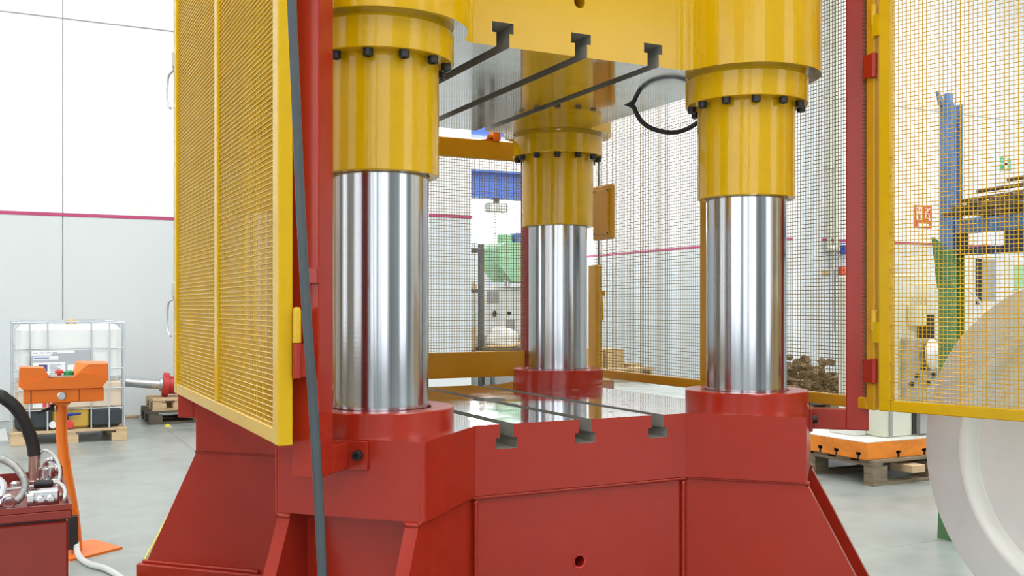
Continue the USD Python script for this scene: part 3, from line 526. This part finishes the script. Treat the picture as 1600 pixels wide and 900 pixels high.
for i in range(4): part(mt, 'lever', tube([(6.13 + i * .05, 5.42, 1.26), (6.125 + i * .05, 5.40, 1.34 + .02 * (i % 2)), (6.12 + i * .05, 5.395, 1.37)], .006, 6), 'zinc')
# cantilever rack
rk = thing('cantilever_rack', 'steel stock rack with blue upper and green lower upright behind the open mesh door', 'rack', (4.72, 3.88, 0))
def ibeam(x, y, z0, z1, w, d, t=.012): return cat([box(x - w / 2, x - w / 2 + t, y - d / 2, y + d / 2, z0, z1), box(x + w / 2 - t, x + w / 2, y - d / 2, y + d / 2, z0, z1), box(x - w / 2 + t, x + w / 2 - t, y - t / 2, y + t / 2, z0, z1)])
part(rk, 'upper_upright', ibeam(4.715, 3.885, 1.62, 2.43, .085, .085), 'blue_paint', smooth=False, label='blue upper upright')
part(rk, 'hook', cat([hull([(4.66, 3.90, 2.43), (4.66, 3.93, 2.43), (4.69, 3.90, 2.43), (4.69, 3.93, 2.43), (4.645, 3.92, 2.51), (4.645, 3.935, 2.51), (4.66, 3.92, 2.51), (4.66, 3.935, 2.51)]), box(4.685, 4.72, 3.88, 3.91, 2.43, 2.495)]), 'blue_paint', smooth=False)
part(rk, 'lower_upright', ibeam(4.715, 3.885, .02, 1.619, .095, .10), 'green_paint', smooth=False, label='green lower upright')
part(rk, 'gusset', hull([(4.665, 3.92, 1.40), (4.665, 3.94, 1.40), (4.63, 3.93, 1.69), (4.63, 3.95, 1.69), (4.668, 3.92, 1.66), (4.668, 3.94, 1.66)]), 'green_paint', smooth=False)
part(rk, 'foot', hull([(4.665, 3.83, 0), (4.665, 3.94, 0), (4.765, 3.83, 0), (4.765, 3.94, 0), (4.667, 3.835, .12), (4.667, 3.935, .12), (4.763, 3.835, .12), (4.763, 3.935, .12)]), 'green_paint', smooth=False)
ar = part(rk, 'arm', box(4.69, 4.745, 2.55, 3.842, 1.705, 1.785, .004), 'blue_paint', smooth=False, label='blue upper arm')
part(rk, 'lower_arm', box(4.68, 4.75, 2.55, 3.842, 1.585, 1.625, .004), 'steel_blue_dark', smooth=False, label='dark lower arm'); part(rk, 'arm_plate', box(4.69, 4.745, 3.40, 3.535, 1.626, 1.704), 'steel_blue_dark', smooth=False); part(rk, 'arm_plate', box(4.69, 4.745, 3.80, 3.842, 1.626, 1.704), 'steel_blue_dark', smooth=False)
bars = []
for i in range(24):
    y = 3.80 - i * .05; zt = 1.786 + .028; tilt = rng.uniform(-.02, .05); L = rng.uniform(.35, .6)
    z2 = 1.788 + (.0, .034, .068)[i % 3]; x = 4.60 + rng.uniform(-.05, .02)
    solo('steel_bar', cyl((x, y, z2 + .012), (x + L, y + rng.uniform(-.006, .006), z2 + .012 + max(0, tilt)), +.0165, 10), 'rust_brown', 'short rusty steel bar lying across the blue rack arm', 'bar', group='rusty bars on the blue rack arm')
for i, (y0, y1, z) in enumerate(((3.80, 3.0, 1.885), (3.72, 2.9, 1.93), (3.55, 2.8, 1.975))):
    solo('long_bar', tube([(4.70 + .02 * i, y0, z), (4.70 + .02 * i, (y0 + y1) / 2, z + .015), (4.70, y1, z + .06)], .011, 8), 'rust_brown', ('long rusty bar lying lowest along the rack arm', 'long rusty bar in the middle of the three along the rack arm', 'long rusty bar lying topmost along the rack arm')[i], 'bar')

# ================================================================== BACKGROUND RIGHT
tr = thing('trim_1', kind='structure'); part(tr, 'pilaster', box(11.0, 11.40, 11.80, 11.999, 0, ZC, .02), 'wall_grey'); part(tr, 'pilaster_cap', box(10.98, 11.06, 11.86, 12.0, 0, ZC, .01), 'wall_white')
for i, x in enumerate((11.67, 11.82)):
    solo('wall_pipe', cat([cyl((x, 11.93, 2.25), (x, 11.93, ZC), .035, 14), cyl((x, 11.93, 3.5), (x, 11.93, 3.56), .05, 14), cyl((x, 11.93, 5.5), (x, 11.93, 5.56), .05, 14)]), 'cream_paint', ('cream vertical pipe on the rear wall, nearer the pilaster', 'cream vertical pipe on the rear wall, farther from the pilaster')[i], 'pipe')
t = thing('pipe_valve', 'cream stop valve at the foot of the two wall pipes', 'valve', (11.75, 11.93, 2.1)); part(t, 'body', cat([cyl((11.62, 11.93, 2.23), (11.87, 11.93, 2.23), .045, 14, .005), cyl((11.75, 11.93, 1.9), (11.75, 11.93, 2.23), .02, 12)]), 'cream_paint'); part(t, 'hand_wheel', lathe([(.05, 0), (.075, 0), (.075, .02), (.05, .02), (.05, 0)], 18, (11.75, 11.87, 2.12), (0, -1, 0)), 'machine_grey')
t = thing('pressure_gauge', 'small blue gauge box on the rear wall beside the pipe valve', 'gauge', (12.0, 11.9, 2.2)); part(t, 'case', box(11.94, 12.10, 11.86, 11.999, 2.15, 2.29, .01), 'blue_plastic'); part(t, 'dial', cyl((12.02, 11.861, 2.24), (12.02, 11.853, 2.24), .04, 16), 'label_white')
solo('wall_tag', box(11.515, 11.733, 11.97, 11.999, 1.805, 1.88, .003), 'cardboard', 'small tan plate on the rear wall below the pipe valve', 'plate')
t = thing('alarm_box', 'small red and yellow box on the rear wall by the red post', 'box', (12.0, 11.95, 1.85)); part(t, 'case', box(11.925, 12.09, 11.92, 11.999, 1.81, 1.94, .006), 'sign_red'); part(t, 'cover', box(12.01, 12.08, 11.912, 11.921, 1.825, 1.925), 'bright_yellow', smooth=False)
solo('thin_conduit', cyl((11.83, 11.97, .9), (11.83, 11.97, 1.9), .012, 10), 'machine_grey', 'thin grey conduit running down the rear wall', 'conduit')
sg = thing('fire_sign', 'red and white fire equipment sign on the rear wall', 'sign', (13.85, 11.99, 2.64))
part(sg, 'board', box(13.64, 14.06, 11.985, 11.999, 2.74, 3.02), 'sign_red', smooth=False); part(sg, 'lower_strip', box(13.64, 14.06, 11.985, 11.999, 2.64, 2.735), 'sign_red', smooth=False)
W = 'label_white'; fy = (11.978, 11.9845)
part(sg, 'pictogram_field', box(13.69, 13.82, *fy, 2.77, 2.99), W, smooth=False); part(sg, 'pictogram', cat([box(13.735, 13.775, 11.972, 11.9775, 2.785, 2.87), box(13.70, 13.73, 11.972, 11.9775, 2.93, 2.97), hull([(13.76, y, 2.90) for y in (11.972, 11.9775)] + [(13.79, y, 2.93) for y in (11.972, 11.9775)] + [(13.77, y, 2.97) for y in (11.972, 11.9775)])]), 'sign_red', smooth=False)
part(sg, 'pictogram', cat([tube([(13.90, 11.98, 2.97), (13.95, 11.98, 2.95), (13.92, 11.98, 2.91), (14.0, 11.98, 2.97)], .012, 6), lathe([(.035, 0), (.055, 0), (.055, .005), (.035, .005), (.035, 0)], 20, (13.95, 11.984, 2.84), (0, -1, 0)), box(13.90, 13.93, *fy, 2.86, 2.92), box(13.98, 14.02, *fy, 2.77, 2.82)]), W, smooth=False)
part(sg, 'arrow', cat([box(13.72, 13.98, *fy, 2.66, 2.71)]), W, smooth=False)
ex = thing('exit_sign', 'small green and white escape sign high on the rear wall', 'sign', (15.94, 11.99, 3.77))
part(ex, 'board', box(15.80, 16.08, 11.985, 11.999, 3.745, 3.965), 'sign_green', smooth=False); part(ex, 'pictogram', cat([box(15.90, 15.98, *fy, 3.75, 3.96), box(15.80, 16.08, *fy, 3.845, 3.87), box(15.83, 15.86, *fy, 3.90, 3.94), box(16.01, 16.05, *fy, 3.77, 3.80)]), W, smooth=False)
cb = thing('cabinet', 'white sheet metal cabinet with a dark slot behind the steel rack', 'cabinet', (10.6, 8.4, 0))
part(cb, 'body', box(9.85, 11.4, 8.0, 8.8, .05, 1.92, .01), 'cream_white'); part(cb, 'plinth', box(9.88, 11.37, 8.03, 8.78, 0, .05), 'black_and_shade', smooth=False); part(cb, 'slot', box(10.115, 10.21, 7.99, 7.9995, 1.33, 1.86), 'black_and_shade', smooth=False); part(cb, 'grey_panel', box(10.22, 10.43, 7.985, 7.9995, 1.37, 1.86, .003), 'machine_grey'); part(cb, 'green_panel', box(10.78, 11.2, 7.985, 7.9995, 1.50, 1.80, .003), 'pale_green', label='pale green panel')
solo('white_lead', tube([(9.86, 7.97, 1.55), (9.98, 7.90, 1.42), (10.06, 7.88, 1.30), (10.02, 7.90, 1.16), (9.85, 7.93, 1.10), (9.80, 7.96, .3), (9.8, 7.96, .01)], .014, 8), 'white_sheath', 'white lead hanging from the left edge of the white cabinet', 'cable')
scr = []
for i in range(150):
    c = np.array([rng.uniform(8.5, 9.75), rng.uniform(9.3, 10.3), 0]); top = .34 + .28 * math.exp(-((c[0] - 9.0) / .35) ** 2); c[2] = rng.uniform(.21, top + .05)
    s = rng.uniform(.02, .09, 3); m_ = box(-s[0], s[0], -s[1], s[1], -s[2] * .5, s[2] * .5); m_.apply_transform(trimesh.transformations.euler_matrix(*rng.uniform(-.6, .6, 3))); m_.apply_translation(c); scr.append(m_)
pallet('low pallet under the heap of scrap by the rear pilaster', 8.45, 9.85, 9.25, 10.35, .15, 'old_wood', nb=6)
solo('scrap_heap', cat(scr), 'rust_brown', 'brown heap of small metal scrap on a pallet beyond the right column', 'scrap', kind='stuff', smooth=False)
ct = thing('crate', 'open pale crate standing in front of the scrap heap', 'crate', (9.5, 9.1, 0))
for x0, x1, y0, y1, z0, z1, nm in ((9.22, 9.75, 8.95, 8.97, 0, .36, 'front_board'), (9.22, 9.24, 8.97, 9.22, 0, .36, 'side_board'), (9.73, 9.75, 8.97, 9.22, 0, .36, 'side_board'), (9.24, 9.73, 9.20, 9.22, 0, .36, 'back_board'), (9.24, 9.73, 8.97, 9.20, 0, .02, 'bottom_board')): part(ct, nm, box(x0, x1, y0, y1, z0, z1), 'cardboard', smooth=False)
yp = thing('yellow_upright', 'bright yellow upright with dark recess standing by the scrap heap', 'upright', (9.40, 8.8, 0)); part(yp, 'frame', cat([box(9.24, 9.27, 8.78, 8.86, 0, 1.0), box(9.36, 9.40, 8.78, 8.86, 0, 1.0), box(9.24, 9.40, 8.78, 8.86, .92, 1.02, .01), box(9.20, 9.44, 8.70, 8.94, 0, .03)]), 'bright_yellow', smooth=False); part(yp, 'recess', box(9.271, 9.359, 8.83, 8.85, .03, .92), 'machine_grey', smooth=False)
for i, (x0, x1, y0, y1, z0, z1, lb) in enumerate(((9.15, 9.36, 15.0, 15.5, 0, .56, 'tall narrow carton at the foot of the right wall'), (9.42, 9.80, 15.0, 15.5, 0, .55, 'wide tan carton at the foot of the right wall'), (9.86, 10.12, 14.9, 15.3, 0, .28, 'low tan carton farthest right by the right wall'))):
    t = thing('carton', lb, 'carton', ((x0 + x1) / 2, (y0 + y1) / 2, 0)); part(t, 'body', box(x0, x1, y0, y1, z0, z1 - .012, .003), 'cardboard'); part(t, 'flap', box(x0, (x0 + x1) / 2 - .002, y0, y1, z1 - .011, z1, .001), 'cardboard', smooth=False); part(t, 'flap', box((x0 + x1) / 2 + .002, x1, y0, y1, z1 - .011, z1, .001), 'cardboard', smooth=False)
t = thing('bench_trestle', 'low wooden bench in front of the cartons at the right wall', 'bench', (9.7, 14.6, 0)); part(t, 'plank', box(9.05, 10.1, 14.45, 14.75, .20, .24, .003), 'pallet_wood', smooth=False)
for x in (9.1, 10.0): part(t, 'leg', box(x, x + .06, 14.48, 14.72, 0, .20, .003), 'pallet_wood', smooth=False)

# ================================================================== BACKGROUND: THE PASSAGE
def beam(name, label, y, z0, z1, m):
    t = thing(name, label, 'crane beam', (8, y, z0)); w = .15
    part(t, 'web', box(4.94, 9.10, y - .02, y + .02, z0 + .03, z1 - .03), m, smooth=False); part(t, 'top_flange', box(4.94, 9.10, y - w, y + w, z1 - .03, z1), m, smooth=False); part(t, 'bottom_flange', box(4.94, 9.10, y - w, y + w, z0, z0 + .03), m, smooth=False)
    for x in (5.6, 7.0, 8.4): part(t, 'stiffener', box(x - .01, x + .01, y - w + .01, y - .021, z0 + .031, z1 - .031), m, smooth=False)
    part(t, 'end_post', box(9.101, 9.30, y - .10, y + .10, 0, z1), 'cream_white', smooth=False)
    return t
beam('crane_beam', 'blue overhead crane beam in the passage above the bright window', 16, 3.22, 3.70, 'crane_blue')
tb2 = beam('crane_beam', 'upper blue crane beam seen just under the platen edge', 16.8, 4.45, 4.80, 'crane_blue'); part(tb2, 'rail', box(4.94, 9.10, 16.75, 16.85, 4.80, 4.86), 'pale_green', smooth=False, label='green rail on top')
t = thing('hoist', 'small white hoist trolley hanging under the blue crane beam', 'hoist', (7.75, 16, 3.0)); part(t, 'body', box(7.55, 7.95, 15.9, 16.1, 2.98, 3.14, .02), 'cream_white'); part(t, 'hanger', box(7.70, 7.80, 15.97, 16.03, 3.14, 3.219), 'machine_grey', smooth=False)
wm = thing('milling_machine', 'white machine with pale green head in the passage behind the mesh', 'machine', (7.0, 14.4, 0))
part(wm, 'body', box(6.42, 7.55, 14.0, 15.0, .0, 1.60, .02), 'cream_white'); part(wm, 'plinth', box(6.40, 7.57, 13.99, 15.02, 0, .86, .01), 'machine_grey')
part(wm, 'head', hull([(6.72, y, 1.95) for y in (13.8, 14.5)] + [(6.72, y, 2.22) for y in (13.8, 14.5)] + [(6.86, y, 2.30) for y in (13.8, 14.5)] + [(7.5, y, 2.30) for y in (13.8, 14.5)] + [(7.5, y, 1.68) for y in (13.8, 14.5)] + [(6.95, y, 1.70) for y in (13.8, 14.5)]), 'pale_green', label='pale green head')
part(wm, 'motor', cat([cyl((6.98, 14.1, 2.30), (6.98, 14.1, 2.44), .12, 18, .01)]), 'pale_green'); part(wm, 'blue_cover', box(7.1, 7.4, 13.9, 14.4, 2.30, 2.46, .02), 'crane_blue', label='blue cover'); part(wm, 'spindle', cyl((6.97, 14.0, 1.62), (6.97, 14.0, 1.75), .06, 14, .005), 'bright_fitting')
part(wm, 'panel', box(6.62, 6.82, 13.985, 13.9995, 1.36, 1.54, .003), 'machine_grey'); part(wm, 'handle', cat([box(6.73, 6.76, 13.96, 13.9995, 1.15, 1.24), box(6.70, 6.79, 13.96, 13.98, 1.19, 1.205)]), 'black_and_shade'); part(wm, 'panel', box(6.96, 7.10, 13.98, 13.9995, .92, 1.10, .003), 'machine_grey'); part(wm, 'knob', cyl((7.0, 13.999, 1.2), (7.0, 13.97, 1.2), .03, 12, .004), 'black_and_shade')
sr = thing('shelf_rack', 'dark steel shelf rack in the passage beside the stub wall', 'rack', (5.6, 13.1, 0))
for x in (5.05, 6.03):
    for y in (13.0, 13.5): part(sr, 'upright', box(x, x + .07, y, y + .05, 0, 2.2), 'dark_steelwork', smooth=False)
for z in (2.08, 1.50, .62): part(sr, 'shelf', box(5.12, 6.03, 13.0, 13.55, z, z + .06), 'dark_steelwork', smooth=False)
solo('timber_stack', cat([box(5.3, 6.02, 13.05, 13.4, 1.561, 1.61), box(5.35, 6.0, 13.08, 13.4, 1.611, 1.65)]), 'pallet_wood', 'pale timber lying on the middle shelf of the dark rack', 'timber', smooth=False)
solo('tan_box', box(5.75, 6.0, 13.05, 13.4, .681, 1.02, .004), 'cardboard', 'tan box on the bottom shelf of the dark rack', 'box')
bn = thing('work_bench', 'dark topped bench in front of the white machine in the passage', 'bench', (6.6, 12.8, 0)); part(bn, 'bench_top', box(5.95, 7.3, 12.5, 13.0 - .04, .66, .72, .004), 'rust_brown', smooth=False)
for x in (6.0, 7.2):
    for y in (12.53, 12.88): part(bn, 'leg', box(x, x + .05, y, y + .05, 0, .66), 'dark_steelwork', smooth=False)
sk = trimesh.creation.icosphere(3, 1.0); v = np.array(sk.vertices); v[:, 2] = np.maximum(v[:, 2], -.45); v *= np.array([.25, .12, .20]) * (1 + .25 * (meshkit.noise(v * 2.2, 3)[:, None] - .5)); v[:, 2] += .721 - v[:, 2].min(); v[:, :2] += [6.28, 12.75]; v[:, 0] += 0
sack = trimesh.Trimesh(v, sk.faces, process=False)
t = thing('sack', 'white cloth sack slumped on the bench in the passage', 'sack', (6.28, 12.75, .72)); part(t, 'body', sack, 'cloth_white'); part(t, 'neck', lathe([(.05, 0), (.025, .03), (.035, .07), (0, .075)], 14, (6.28, 12.75, .955)), 'cloth_white')
solo('brown_hose', tube([(5.97, 12.60, .745), (6.08, 12.56, .745), (6.25, 12.545, .745), (6.36, 12.55, .755), (6.48, 12.57, .80), (6.60, 12.6, .88), (6.75, 12.62, .92), (6.95, 12.66, .86), (7.1, 12.7, .745)], .022, 10), 'cardboard', 'tan hose lying along the front of the bench in the passage', 'hose')
